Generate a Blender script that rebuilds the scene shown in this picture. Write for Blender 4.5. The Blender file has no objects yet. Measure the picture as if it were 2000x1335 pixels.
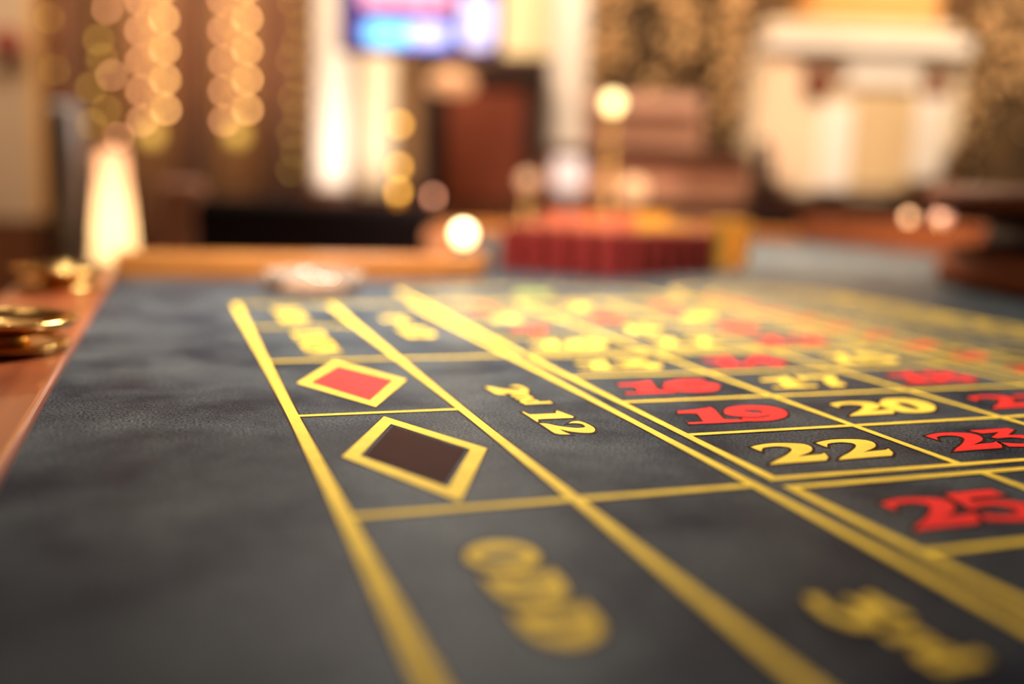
import bpy, bmesh, math, random
from mathutils import Vector, Matrix
from mathutils.geometry import tessellate_polygon
random.seed(7)
PI = math.pi
sc = bpy.context.scene
COL = sc.collection
T = 0.80                      # height of the felt above the floor
DU = 0.085                    # height of one number row of the printed layout
sc.view_settings.view_transform = 'Standard'
sc.view_settings.look = 'None'
sc.view_settings.exposure = 0.0
sc.view_settings.gamma = 1.0
sc.view_settings.use_curve_mapping = False

# ------------------------------------------------------------------ camera
YAW, PITCH, ROLL = 0.34383, 0.15677, 0.03735
CAM = Vector((-0.06470, -1.06052, T + 0.13365))
fw = Vector((math.sin(YAW)*math.cos(PITCH), math.cos(YAW)*math.cos(PITCH), -math.sin(PITCH)))
r0 = fw.cross(Vector((0, 0, 1))).normalized()
u0 = r0.cross(fw)
rr = math.cos(ROLL)*r0 + math.sin(ROLL)*u0
uu = -math.sin(ROLL)*r0 + math.cos(ROLL)*u0
FPX = 1874.7
cd = bpy.data.cameras.new('camera')
cam = bpy.data.objects.new('camera', cd)
COL.objects.link(cam)
cam.matrix_world = Matrix(((rr.x, uu.x, -fw.x, CAM.x), (rr.y, uu.y, -fw.y, CAM.y), (rr.z, uu.z, -fw.z, CAM.z), (0, 0, 0, 1)))
cd.sensor_width = 36.0
cd.lens = FPX/2000*36
cd.clip_start = 0.01
cd.dof.use_dof = True
cd.dof.focus_distance = 0.552
cd.dof.aperture_fstop = 1.62
cd.dof.aperture_blades = 0
sc.camera = cam

FWD = Vector((math.sin(YAW), math.cos(YAW), 0))     # the room's axes: the back wall faces the table's corner
RGT = Vector((math.cos(YAW), -math.sin(YAW), 0))
ROOMROT = -YAW
def W(r, d, z=0.0):
    return Vector((CAM.x, CAM.y, 0)) + RGT*r + FWD*d + Vector((0, 0, z))
def at(x, y, d):
    """room coordinates (r, z) of a photo point at room depth d"""
    ray = fw + rr*((x-1000)/FPX) - uu*((y-667.5)/FPX)
    t = d/ray.dot(FWD)
    return t*ray.dot(RGT), CAM.z + t*ray.z
def ontable(x, y, z=0.0):
    ray = fw + rr*((x-1000)/FPX) - uu*((y-667.5)/FPX)
    t = (T+z-CAM.z)/ray.z
    return CAM + ray*t

# ------------------------------------------------------------------ materials
MATS = {}
def mat(name, col=(.5, .5, .5), rough=.5, metal=0., emis=None, es=0., trans=0., ior=1.45, sheen=0., spec=.5, coat=0., alpha=1.):
    if name in MATS: return MATS[name]
    m = bpy.data.materials.new(name); m.use_nodes = True
    b = m.node_tree.nodes['Principled BSDF']
    b.inputs['Base Color'].default_value = (*col, 1)
    b.inputs['Roughness'].default_value = rough
    b.inputs['Metallic'].default_value = metal
    b.inputs['IOR'].default_value = ior
    b.inputs['Specular IOR Level'].default_value = spec
    b.inputs['Transmission Weight'].default_value = trans
    b.inputs['Sheen Weight'].default_value = sheen
    b.inputs['Coat Weight'].default_value = coat
    b.inputs['Alpha'].default_value = alpha
    if emis:
        b.inputs['Emission Color'].default_value = (*emis, 1)
        b.inputs['Emission Strength'].default_value = es
    MATS[name] = m
    return m
def noisy(m, c1, c2, scale=8, detail=4, stretch=(1, 1, 1), bump=0., bscale=None, rough=None, lo=.35, hi=.65):
    nt = m.node_tree; N = nt.nodes; L = nt.links; b = N['Principled BSDF']
    tc = N.new('ShaderNodeTexCoord'); mp = N.new('ShaderNodeMapping'); mp.inputs['Scale'].default_value = stretch
    nz = N.new('ShaderNodeTexNoise'); nz.inputs['Scale'].default_value = scale; nz.inputs['Detail'].default_value = detail
    cr = N.new('ShaderNodeValToRGB'); cr.color_ramp.elements[0].position = lo; cr.color_ramp.elements[1].position = hi
    cr.color_ramp.elements[0].color = (*c1, 1); cr.color_ramp.elements[1].color = (*c2, 1)
    L.new(tc.outputs['Object'], mp.inputs['Vector']); L.new(mp.outputs[0], nz.inputs['Vector'])
    L.new(nz.outputs['Fac'], cr.inputs['Fac']); L.new(cr.outputs['Color'], b.inputs['Base Color'])
    if bump:
        n2 = N.new('ShaderNodeTexNoise'); n2.inputs['Scale'].default_value = bscale or scale*4; n2.inputs['Detail'].default_value = 3
        L.new(mp.outputs[0], n2.inputs['Vector'])
        bp = N.new('ShaderNodeBump'); bp.inputs['Strength'].default_value = bump; bp.inputs['Distance'].default_value = .002
        L.new(n2.outputs['Fac'], bp.inputs['Height']); L.new(bp.outputs[0], b.inputs['Normal'])
    return m

def felt_material():
    m = mat('felt', (.05, .054, .06), rough=.42, sheen=.0, spec=.04)
    nt = m.node_tree; N = nt.nodes; L = nt.links; b = N['Principled BSDF']
    tc = N.new('ShaderNodeTexCoord')
    big = N.new('ShaderNodeTexNoise'); big.inputs['Scale'].default_value = 16; big.inputs['Detail'].default_value = 6; big.inputs['Roughness'].default_value = .62
    fine = N.new('ShaderNodeTexNoise'); fine.inputs['Scale'].default_value = 650; fine.inputs['Detail'].default_value = 4
    L.new(tc.outputs['Object'], big.inputs['Vector']); L.new(tc.outputs['Object'], fine.inputs['Vector'])
    cr = N.new('ShaderNodeValToRGB')
    cr.color_ramp.elements[0].position = .34; cr.color_ramp.elements[0].color = (.006, .013, .025, 1)
    cr.color_ramp.elements[1].position = .70; cr.color_ramp.elements[1].color = (.056, .070, .082, 1)
    L.new(big.outputs['Fac'], cr.inputs['Fac'])
    mx = N.new('ShaderNodeMix'); mx.data_type = 'RGBA'; mx.blend_type = 'MULTIPLY'; mx.inputs['Factor'].default_value = 1
    cr2 = N.new('ShaderNodeValToRGB')
    cr2.color_ramp.elements[0].position = .41; cr2.color_ramp.elements[0].color = (.30, .30, .30, 1)
    cr2.color_ramp.elements[1].position = .61; cr2.color_ramp.elements[1].color = (2.2, 2.1, 2.0, 1)
    L.new(fine.outputs['Fac'], cr2.inputs['Fac'])
    L.new(cr.outputs['Color'], mx.inputs['A']); L.new(cr2.outputs['Color'], mx.inputs['B'])
    L.new(mx.outputs['Result'], b.inputs['Base Color'])
    rg = N.new('ShaderNodeMapRange'); rg.inputs['To Min'].default_value = .36; rg.inputs['To Max'].default_value = .46
    L.new(big.outputs['Fac'], rg.inputs['Value']); L.new(rg.outputs[0], b.inputs['Roughness'])
    b.inputs['Sheen Roughness'].default_value = .45
    b.inputs['Sheen Tint'].default_value = (.95, .9, .82, 1)
    bp = N.new('ShaderNodeBump'); bp.inputs['Strength'].default_value = .55; bp.inputs['Distance'].default_value = .0006
    L.new(fine.outputs['Fac'], bp.inputs['Height']); L.new(bp.outputs[0], b.inputs['Normal'])
    return m
def ink(name, c):
    m = mat(name, c, rough=.6, spec=.05)
    noisy(m, tuple(x*.86 for x in c), c, scale=60, detail=5, bump=.25, bscale=900)
    return m
FELT = felt_material()
YEL = ink('yellow_ink', (.88, .60, .075))
RED = ink('red_ink', (.80, .035, .03))
GRN = ink('green_ink', (.24, .30, .07))
EDGE = ink('dark_brown_ink', (.035, .010, .004))
BLK = ink('dark_lozenge_ink', (.036, .0075, .0035)); BLK.node_tree.nodes['Principled BSDF'].inputs['Specular IOR Level'].default_value = .02
WOOD = noisy(mat('orange_wood', rough=.28, coat=.35), (.21, .050, .016), (.32, .085, .028), scale=5, stretch=(9, .8, 3), detail=6, bump=.06, bscale=50)
WOOD2 = noisy(mat('light_wood', rough=.35, coat=.2), (.34, .115, .022), (.48, .18, .038), scale=5, stretch=(.8, 9, 3), detail=6)
WOODD = noisy(mat('brown_wood', rough=.4, coat=.1), (.11, .028, .009), (.18, .050, .016), scale=4, stretch=(1, 8, 3), detail=6)
BRASS = mat('brass', (.88, .58, .20), rough=.16, metal=1)
GLASS = mat('clear_glass', (1, .80, .66), rough=.03, trans=.80, ior=1.48)
DARK = mat('dark_leather', (.008, .0035, .007), rough=.7, spec=.2)
WALL = noisy(mat('warm_plaster', rough=.8), (.36, .19, .085), (.46, .26, .12), scale=1.5)
WAINS = noisy(mat('wainscot_wood', rough=.45), (.10, .035, .014), (.17, .062, .024), scale=3, stretch=(6, 6, .6))
CREAM = noisy(mat('cream_paint', rough=.5), (.78, .62, .42), (.86, .71, .50), scale=2)
WHITE = noisy(mat('ivory_paint', rough=.5), (.84, .74, .64), (.90, .80, .70), scale=2)
VELVET = noisy(mat('brown_velvet', rough=.8, sheen=.4), (.15, .052, .020), (.25, .095, .038), scale=6, stretch=(4, 4, .5))
CARPET = noisy(mat('carpet', rough=.95), (.07, .02, .012), (.15, .05, .02), scale=9)
GOLD = mat('gold_bead', (.95, .60, .28), rough=.4, metal=.2)
OLIVE = noisy(mat('olive_net', rough=.8), (.035, .020, .005), (.12, .062, .018), scale=5)
STEEL = mat('brushed_steel', (.55, .56, .60), rough=.35, metal=.8)

# ------------------------------------------------------------------ helpers
def obj(name, bm, m, parent=None, smooth=False, bevel=0.):
    me = bpy.data.meshes.new(name); bmesh.ops.recalc_face_normals(bm, faces=bm.faces); bm.to_mesh(me); bm.free()
    if smooth:
        for p in me.polygons: p.use_smooth = True
    o = bpy.data.objects.new(name, me); COL.objects.link(o)
    for k in (m if isinstance(m, (list, tuple)) else [m]): me.materials.append(k)
    if parent: o.parent = parent
    if bevel:
        b = o.modifiers.new('bevel', 'BEVEL'); b.width = bevel; b.segments = 3; b.limit_method = 'ANGLE'
    return o
def thing(name, label, cat, loc=(0, 0, 0), rz=0., group=None):
    o = bpy.data.objects.new(name, None); COL.objects.link(o); o.empty_display_size = .05
    o.location = loc; o.rotation_euler = (0, 0, rz)
    return tag(o, label, cat, group)
def tag(o, label=None, cat=None, group=None, kind=None):
    if label: o['label'] = label
    if cat: o['category'] = cat
    if group: o['group'] = group
    if kind: o['kind'] = kind
    return o
def struct(name, bm, m, loc=(0, 0, 0), rz=0.):
    o = obj(name, bm, m); o.location = loc; o.rotation_euler = (0, 0, rz); o['kind'] = 'structure'
    return o
def box(bm, x0, x1, y0, y1, z0, z1):
    v = [bm.verts.new(p) for p in ((x0, y0, z0), (x1, y0, z0), (x1, y1, z0), (x0, y1, z0), (x0, y0, z1), (x1, y0, z1), (x1, y1, z1), (x0, y1, z1))]
    for f in ((0, 3, 2, 1), (4, 5, 6, 7), (0, 1, 5, 4), (1, 2, 6, 5), (2, 3, 7, 6), (3, 0, 4, 7)): bm.faces.new([v[i] for i in f])
def boxbm(*a):
    bm = bmesh.new(); box(bm, *a); return bm
def lathe(bm, prof, n=40, cx=0., cy=0., sx=1., sy=1., closed=False):
    rings = []
    for (r, z) in prof:
        if r < 1e-6: rings.append([bm.verts.new((cx, cy, z))])
        else: rings.append([bm.verts.new((cx+r*sx*math.cos(2*PI*i/n), cy+r*sy*math.sin(2*PI*i/n), z)) for i in range(n)])
    pairs = list(zip(rings, rings[1:]))
    if closed: pairs.append((rings[-1], rings[0]))
    for a, b in pairs:
        for i in range(n):
            j = (i+1) % n
            if len(a) == 1 and len(b) == 1: continue
            if len(a) == 1: bm.faces.new((a[0], b[i], b[j]))
            elif len(b) == 1: bm.faces.new((a[i], a[j], b[0]))
            else: bm.faces.new((a[i], a[j], b[j], b[i]))
    return bm
def lbm(prof, **k): return lathe(bmesh.new(), prof, **k)
def ball(bm, c, r, seg=16, rings=10):
    bmesh.ops.create_uvsphere(bm, u_segments=seg, v_segments=rings, radius=r, matrix=Matrix.Translation(c))
def ballbm(c, r, seg=24, rings=16):
    bm = bmesh.new(); ball(bm, c, r, seg, rings); return bm
def prism(bm, polys, z0, z1):
    """polys: outer loop followed by holes, list of 2D points"""
    loops = [[Vector((p[0], p[1], 0)) for p in pl] for pl in polys]
    tris = tessellate_polygon(loops)
    flat = [p for l in loops for p in l]
    top = [bm.verts.new((p.x, p.y, z1)) for p in flat]; bot = [bm.verts.new((p.x, p.y, z0)) for p in flat]
    for t in tris:
        try:
            bm.faces.new([top[i] for i in t]); bm.faces.new([bot[i] for i in reversed(t)])
        except ValueError: pass
    k = 0
    for l in loops:
        n = len(l)
        for i in range(n):
            a, b = k+i, k+(i+1) % n
            try: bm.faces.new((bot[a], bot[b], top[b], top[a]))
            except ValueError: pass
        k += n
def area2(p):
    return sum(p[i][0]*p[(i+1) % len(p)][1]-p[(i+1) % len(p)][0]*p[i][1] for i in range(len(p)))/2
def offset(p, d):
    """grow a closed loop outward by d"""
    s = 1 if area2(p) > 0 else -1; n = len(p); out = []
    for i in range(n):
        a, b, c = Vector(p[i-1]), Vector(p[i]), Vector(p[(i+1) % n])
        e1 = (b-a); e2 = (c-b)
        if e1.length < 1e-9 or e2.length < 1e-9: out.append(tuple(b)); continue
        e1.normalize(); e2.normalize()
        n1 = Vector((e1.y, -e1.x))*s; n2 = Vector((e2.y, -e2.x))*s
        m = n1+n2
        if m.length < 1e-6: m = n1.copy()
        m.normalize(); k = min(1/max(m.dot(n1), .1), 2.2)
        q = b+m*d*k; out.append((q.x, q.y))
    return out
def strip(p0, p1, w):
    a, b = Vector(p0), Vector(p1); t = (b-a).normalized(); n = Vector((-t.y, t.x))*w/2
    return [tuple(a-n), tuple(b-n), tuple(b+n), tuple(a+n)]

# ------------------------------------------------------------------ glyphs of the printed layout (unit: one number row)
GS = {
'2': "0.123,0.380c 0.185,0.405 0.259,0.425 0.340,0.429 0.411,0.417 0.476,0.397 0.518,0.368 0.528,0.316 0.504,0.261 0.460,0.211 0.399,0.170 0.337,0.140 0.282,0.109c 0.355,0.122 0.477,0.130c 0.520,0.157c 0.476,0.062c 0.415,0.004c 0.273,0.004 0.120,0.002 0.004,-0.003c 0.089,0.063 0.167,0.111 0.257,0.176 0.340,0.250 0.366,0.299 0.352,0.332 0.306,0.357 0.245,0.357 0.196,0.345 0.168,0.321 0.129,0.270c 0.122,0.310 0.121,0.355",
'1': "0.121,0.389c 0.269,0.399 0.440,0.458c 0.420,0.360 0.349,0.145 0.348,0.090 0.474,0.054c 0.439,-0.004c 0.000,0.005c 0.010,0.052c 0.141,0.052c 0.220,0.263 0.208,0.302 0.081,0.317c",
'9': "0.002,0.271 0.003,0.195 0.065,0.141c 0.105,0.117 0.185,0.108 0.277,0.134 0.318,0.147c 0.265,0.100 0.194,0.079 0.111,0.082 0.050,0.106c 0.012,0.047 0.001,0.009c 0.132,-0.012 0.255,0.001 0.377,0.062 0.461,0.143 0.503,0.223 0.517,0.310 0.470,0.399 0.379,0.443 0.269,0.458 0.163,0.431 0.078,0.378|0.202,0.322 0.245,0.330 0.298,0.320 0.322,0.278 0.309,0.236 0.271,0.210 0.233,0.224 0.197,0.256 0.192,0.302",
'0': "0.072,0.341 0.163,0.421 0.259,0.466 0.386,0.461 0.467,0.405 0.503,0.301 0.476,0.188 0.406,0.096 0.315,0.023 0.221,-0.004 0.128,-0.004 0.035,0.030 0.006,0.101 0.001,0.203 0.026,0.279|0.237,0.336c 0.294,0.321 0.308,0.264 0.290,0.174 0.264,0.111c 0.230,0.094 0.193,0.123 0.181,0.194 0.203,0.283",
'3': "0.070,0.440c 0.430,0.445c 0.440,0.395c 0.260,0.280c 0.380,0.255 0.450,0.180 0.420,0.070 0.300,-0.008 0.150,-0.012 0.000,0.020c 0.030,0.120c 0.150,0.070 0.250,0.078 0.300,0.140 0.270,0.200 0.190,0.222 0.100,0.215c 0.080,0.250c 0.265,0.362c 0.100,0.350c",
'5': "0.110,0.440c 0.440,0.445c 0.450,0.345c 0.180,0.345c 0.160,0.285c 0.280,0.288 0.400,0.240 0.440,0.150 0.400,0.050 0.280,-0.010 0.130,-0.012 0.000,0.030c 0.030,0.120c 0.130,0.070 0.240,0.072 0.290,0.130 0.260,0.200 0.170,0.222 0.050,0.190c",
'7': "0.060,0.440c 0.480,0.445c 0.480,0.385c 0.360,0.220 0.300,0.000c 0.140,0.000c 0.200,0.180 0.330,0.345c 0.120,0.345c 0.090,0.290c 0.030,0.290c",
'4': "0.300,0.445c 0.400,0.445c 0.385,0.170c 0.460,0.170c 0.450,0.100c 0.380,0.100c 0.375,0.000c 0.240,0.000c 0.245,0.100c 0.000,0.100c 0.000,0.160c|0.250,0.170c 0.265,0.320c 0.110,0.170c",
'8': "0.230,0.445 0.360,0.415 0.410,0.330 0.370,0.250 0.440,0.180 0.440,0.080 0.360,0.008 0.220,-0.012 0.080,0.010 0.002,0.080 0.020,0.170 0.090,0.230 0.040,0.310 0.070,0.400|0.220,0.390 0.280,0.340 0.250,0.280 0.180,0.310 0.170,0.360|0.190,0.190 0.280,0.150 0.290,0.080 0.220,0.040 0.140,0.070 0.130,0.140",
}
WS = {   # narrower letters of the outside bets, cap height about .32
'1': "0.002,0.010c 0.072,0.019 0.088,0.033c 0.089,0.223c 0.012,0.255c 0.079,0.281 0.206,0.309c 0.242,0.290c 0.236,0.052 0.250,0.021c 0.304,0.006c 0.304,-0.006c 0.002,-0.006c",
'2': "0.010,-0.003c 0.031,0.049 0.101,0.094 0.147,0.145 0.181,0.195 0.184,0.241 0.166,0.271 0.107,0.281 0.073,0.267 0.054,0.233 0.053,0.197c 0.011,0.238 0.001,0.288 0.030,0.308 0.102,0.322 0.188,0.323 0.267,0.298 0.317,0.258 0.322,0.212 0.298,0.160 0.260,0.114 0.187,0.072c 0.270,0.078 0.336,0.091c 0.323,0.026 0.288,-0.003c",
'O': "0.18,0.33 0.29,0.29 0.35,0.17 0.29,0.04 0.18,-0.01 0.06,0.04 0.0,0.16 0.06,0.29|0.18,0.28 0.22,0.25 0.235,0.16 0.22,0.07 0.18,0.04 0.135,0.07 0.12,0.16 0.135,0.25",
'D': "0.0,0.32c 0.16,0.32c 0.28,0.28 0.34,0.16 0.28,0.04 0.16,0.0c 0.0,0.0c 0.045,0.03c 0.045,0.29c|0.15,0.275c 0.21,0.23 0.225,0.16 0.21,0.08 0.15,0.045c",
'E': "0.0,0.32c 0.28,0.32c 0.29,0.23c 0.26,0.23c 0.23,0.28c 0.16,0.28c 0.16,0.185c 0.23,0.185c 0.23,0.135c 0.16,0.135c 0.16,0.045c 0.24,0.045c 0.275,0.1c 0.30,0.1c 0.29,0.0c 0.0,0.0c 0.045,0.03c 0.045,0.29c",
'V': "0.0,0.32c 0.17,0.32c 0.15,0.29c 0.22,0.12c 0.28,0.29c 0.25,0.32c 0.36,0.32c 0.33,0.29c 0.21,-0.01c 0.15,-0.01c 0.03,0.29c",
'N': "0.0,0.32c 0.13,0.32c 0.27,0.13c 0.27,0.29c 0.23,0.32c 0.35,0.32c 0.315,0.29c 0.315,-0.01c 0.27,-0.01c 0.09,0.23c 0.09,0.03c 0.13,0.0c 0.0,0.0c 0.045,0.03c 0.045,0.28c",
'n': "0.0,0.2c 0.1,0.205c 0.11,0.17c 0.16,0.205 0.22,0.2 0.24,0.15 0.24,0.02c 0.26,0.0c 0.16,0.0c 0.155,0.14 0.13,0.16 0.1,0.13c 0.1,0.02c 0.12,0.0c 0.0,0.0c 0.02,0.02c 0.02,0.18c",
'r': "0.0,0.2c 0.1,0.205c 0.11,0.16c 0.14,0.2 0.2,0.205c 0.2,0.14c 0.15,0.15 0.11,0.11c 0.11,0.02c 0.14,0.0c 0.0,0.0c 0.02,0.02c 0.02,0.18c",
'd': "0.1,0.2 0.15,0.19c 0.15,0.29c 0.13,0.32c 0.235,0.32c 0.235,0.02c 0.26,0.0c 0.16,0.0c 0.10,-0.01 0.02,0.03 0.0,0.1 0.03,0.17|0.12,0.16 0.15,0.14c 0.15,0.05c 0.11,0.04 0.095,0.1",
's': "0.18,0.2c 0.18,0.14c 0.14,0.16 0.1,0.165 0.1,0.145 0.18,0.1 0.19,0.05 0.15,0.0 0.08,-0.01 0.0,0.0c 0.0,0.06c 0.05,0.04 0.09,0.03 0.09,0.05 0.01,0.1 0.0,0.15 0.05,0.2 0.11,0.21",
't': "0.03,0.2c 0.1,0.27c 0.12,0.27c 0.12,0.205c 0.18,0.205c 0.18,0.165c 0.12,0.165c 0.12,0.06 0.14,0.045 0.18,0.055c 0.17,0.01 0.08,-0.015 0.035,0.03 0.035,0.165c 0.0,0.165c 0.0,0.19c",
'-': "0.0,0.12c 0.14,0.12c 0.14,0.17c 0.0,0.17c",
}
for k in '3689':
    pass
def smoothloop(s):
    pts = [];
    for w in s.split():
        c = w.endswith('c'); x, y = w.rstrip('c').split(','); pts.append((float(x), float(y), c))
    n = len(pts); out = []
    for i in range(n):
        p0, p1, p2, p3 = pts[i-1], pts[i], pts[(i+1) % n], pts[(i+2) % n]
        out.append((p1[0], p1[1]))
        if p1[2] and p2[2]: continue
        t1 = (0, 0) if False else ((p2[0]-p0[0])/2, (p2[1]-p0[1])/2)
        t2 = ((p3[0]-p1[0])/2, (p3[1]-p1[1])/2)
        d = (p2[0]-p1[0], p2[1]-p1[1])
        if p1[2]: t1 = d
        if p2[2]: t2 = d
        for k in (1, 2, 3):
            t = k/4; h1 = 2*t**3-3*t**2+1; h2 = t**3-2*t**2+t; h3 = -2*t**3+3*t**2; h4 = t**3-t**2
            out.append((h1*p1[0]+h2*t1[0]+h3*p2[0]+h4*t2[0], h1*p1[1]+h2*t1[1]+h3*p2[1]+h4*t2[1]))
    return out
G = {k: [smoothloop(l) for l in s.split('|')] for k, s in GS.items()}
G['6'] = [[(.518-x, .447-y) for x, y in l] for l in G['9']]
WG = {k: [smoothloop(l) for l in s.split('|')] for k, s in WS.items()}
for k in '3689':
    WG[k] = [[(x*.72, y*.72) for x, y in l] for l in G[k]]
ADV = lambda loops: max(p[0] for p in loops[0])
Z_EDGE, Z_INK = .00016, .00030
def text_parts(name, txt, font, place, m, parent, gap=-.005, scale=1., label=None, small=''):
    """place maps (x, y) in row units to table metres"""
    x = 0.; loops = []
    for ch in txt:
        if ch == ' ': x += .16; continue
        g = font[ch]
        for_l = [[((px+x)*scale, py*scale) for px, py in l] for l in g]
        loops.append(for_l); x += ADV(g)+gap
    w = (x-gap)*scale
    bm = bmesh.new(); be = bmesh.new()
    for g in loops:
        P = [[place(px-w/2, py) for px, py in l] for l in g]
        prism(bm, P, 0., Z_INK)
        E = [offset(P[0], .0018)]+[offset(l, -.0011) for l in P[1:]]
        prism(be, E, 0., Z_EDGE)
    # one printed mark: coloured ink with its dark edge
    n0 = len(bm.faces)
    me = bpy.data.meshes.new('tmp'); be.to_mesh(me); be.free()
    bm.from_mesh(me); bpy.data.meshes.remove(me)
    bm.faces.ensure_lookup_table()
    for f in bm.faces[n0:]: f.material_index = 1
    o = obj(name, bm, [m, EDGE], parent)
    if label: o['label'] = label
    return o

# ------------------------------------------------------------------ roulette table
X0, X1, Y0, YF, Y1 = -.135, 1.97, -1.42, .307, 1.75
inner = [(X0, Y0), (X1, Y0), (X1, Y1), (.80, Y1), (.60, 1.2), (.48, .75), (.428, .50), (.412, .40), (.385, .338), (.32, YF), (X0, YF)]   # the far edge steps back to the wheel end
table = thing('roulette_table', 'long roulette table with dark slate felt printed yellow and red, orange left rail', 'table', (0, 0, 0))
bm = bmesh.new(); prism(bm, [offset(inner, .004)], T-.004, T)
felt = obj('felt', bm, FELT, table)
bm = bmesh.new(); prism(bm, [offset(inner, .012)], T-.04, T-.0045)
obj('table_bed', bm, WOODD, table)

def rail(name, pts, w, z0, z1, m, label=None, side=1, bev=.004):
    """ribbon along an open polyline, w to its outer side"""
    n = len(pts); out = []
    for i in range(n):
        a = Vector(pts[max(i-1, 0)]); b = Vector(pts[i]); c = Vector(pts[min(i+1, n-1)])
        e1 = (b-a).normalized() if i else (c-b).normalized(); e2 = (c-b).normalized() if i < n-1 else e1
        m_ = (Vector((e1.y, -e1.x))+Vector((e2.y, -e2.x))).normalized()*side
        k = 1/max(m_.dot(Vector((e1.y, -e1.x))*side), .3)
        q = b+m_*w*k; out.append((q.x, q.y))
    bm = bmesh.new(); prism(bm, [list(pts)+out[::-1]], z0, z1)
    o = obj(name, bm, m, table, bevel=bev)
    if label: o['label'] = label
    return o
rail('side_rail', [(X0-.001, YF+.09), (X0-.001, Y0-.09)], .100, T-.075, T+.006, WOOD, 'glossy orange wooden rail along the left edge', side=1)
rail('end_rail', [(X0, YF+.001)]+inner[::-1][1:8]+[(X1+.09, Y1+.001)], .085, T-.075, T+.031, WOOD2, 'raised lighter wooden rail across the far end', side=-1)
rail('side_rail', [(X1+.001, Y1), (X1+.001, Y0-.09)][::-1], .10, T-.075, T+.085, WOODD, 'tall brown wooden rail along the dealer side', side=1)
rail('end_rail', [(X0, Y0-.001), (X1, Y0-.001)], .09, T-.075, T+.006, WOOD)
bm = bmesh.new(); prism(bm, [offset(inner, -.05), offset(inner, -.075)], T-.22, T-.041)
obj('apron', bm, WOODD, table)
for lx, ly in ((.02, -1.25), (1.83, -1.25), (.02, .16), (1.83, 1.6)):
    obj('leg', lbm([(0, 0), (.05, 0), (.05, .03), (.035, .06), (.045, .3), (.055, .5), (.045, T-.221), (0, T-.221)], n=20, cx=lx, cy=ly), WOODD, table, smooth=True)

# printed layout. v to the right, u towards the camera's end, both in rows
def P2(v, u): return (v*DU, -u*DU)
LW = .060
lay = bpy.data.objects.new('printed_lines', bpy.data.meshes.new('printed_lines'))
segs = []
def line(v0, uA, v1, uB, w=LW): segs.append((v0, uA, v1, uB, w))
h = LW/2
UB = [-.163, 3.837, 4.0, 8.0, 8.163, 12.163]
VC = [2.455, 3.815, 5.18, 6.545]
line(0, -.2, 0, 12.2, .078)
line(1.193, -.2, 1.193, 12.2, .070)
line(2.276, -.2, 2.276, 12.2, .066)
for k, u in enumerate((-.163, 1.84, 3.918, 6.0, 8.082, 10.16, 12.163)):
    line(0, u, 2.276 if k % 2 == 0 else 1.193, u, .058)
for a, b in ((0, 1), (2, 3), (4, 5)):
    ua, ub = UB[a], UB[b]
    for v in VC: line(v, ua-h, v, ub+h, .066 if v == VC[0] else LW)
    for k in range(5): line(VC[0], ua+k, VC[-1], ua+k, .056)
line(VC[0], -.32, VC[-1], -.32); line(VC[0], -.32, VC[0], -1.75); line(VC[-1], -.32, VC[-1], -1.75)
line(VC[0], -1.75, (VC[0]+VC[-1])/2, -2.4); line(VC[-1], -1.75, (VC[0]+VC[-1])/2, -2.4)
line(VC[0], 12.32, VC[-1], 12.32); line(VC[0], 13.3, VC[-1], 13.3)
for v in VC: line(v, 12.32, v, 13.3)
# racetrack of small neighbour cells beside the third column
RC, R1, R2 = 8.45, 1.55, .92        # centre line, outer and inner half width
UT0, UT1 = -.9, 11.5
def oval(R, k=28):
    pts = [(RC+R*math.cos(PI*i/k), UT0-R*math.sin(PI*i/k)) for i in range(k+1)]
    pts += [(RC-R*math.cos(PI*i/k), UT1+R*math.sin(PI*i/k)) for i in range(k+1)]
    return pts
bm = bmesh.new(); be = bmesh.new()
for i, (v0, a, v1, b, w) in enumerate(segs):
    p, q = P2(v0, a), P2(v1, b)
    prism(bm, [strip(p, q, w*DU)], 0., Z_INK+i*1.6e-6)
    prism(be, [offset(strip(p, q, w*DU), .0012)], 0., Z_EDGE+i*1.2e-6)
# fold the dark edge into the same printed mesh
def merge_edge(bm, be):
    n0 = len(bm.faces); me = bpy.data.meshes.new('tmp'); be.to_mesh(me); be.free(); bm.from_mesh(me); bpy.data.meshes.remove(me)
    bm.faces.ensure_lookup_table()
    for f in bm.faces[n0:]: f.material_index = 1
bpy.data.objects.remove(lay)
merge_edge(bm, be)
o = obj('printed_lines', bm, [YEL, EDGE], felt); o.location.z = T; o['label'] = 'yellow grid lines with a dark edge'
bm = bmesh.new()
for R, w in ((R1, .05), (R1-.08, .03), (R2, .05), (R2-.35, .03)):
    o1 = [P2(*p) for p in oval(R+w/2)]; o2 = [P2(*p) for p in oval(R-w/2)]
    prism(bm, [o1, o2], 0., Z_INK)
NR = 17; cells = []
for i in range(NR+1):
    u = UT0+(UT1-UT0)*i/NR
    for s in (-1, 1):
        prism(bm, [strip(P2(RC+s*R2, u), P2(RC+s*(R1-.08), u), .035*DU)], 0., Z_INK)
        if i < NR: cells.append((RC+s*(R1+R2-.08)/2, UT0+(UT1-UT0)*(i+.5)/NR))
for u in (1.6, 4.4, 7.4):
    prism(bm, [strip(P2(RC-R2, u), P2(RC+R2, u+.8), .035*DU)], 0., Z_INK)
for k in range(1, 22):
    u = UT0+(UT1-UT0)*k/22
    prism(bm, [strip(P2(RC-.34, u-.12), P2(RC+.34, u-.12), .04*DU)], 0., Z_INK)
o = obj('printed_racetrack', bm, YEL, felt); o.location.z = T; o['label'] = 'yellow oval of small cells beyond the third column'
REDS = {1, 3, 5, 7, 9, 12, 14, 16, 18, 19, 21, 23, 25, 27, 30, 32, 34, 36}
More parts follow.
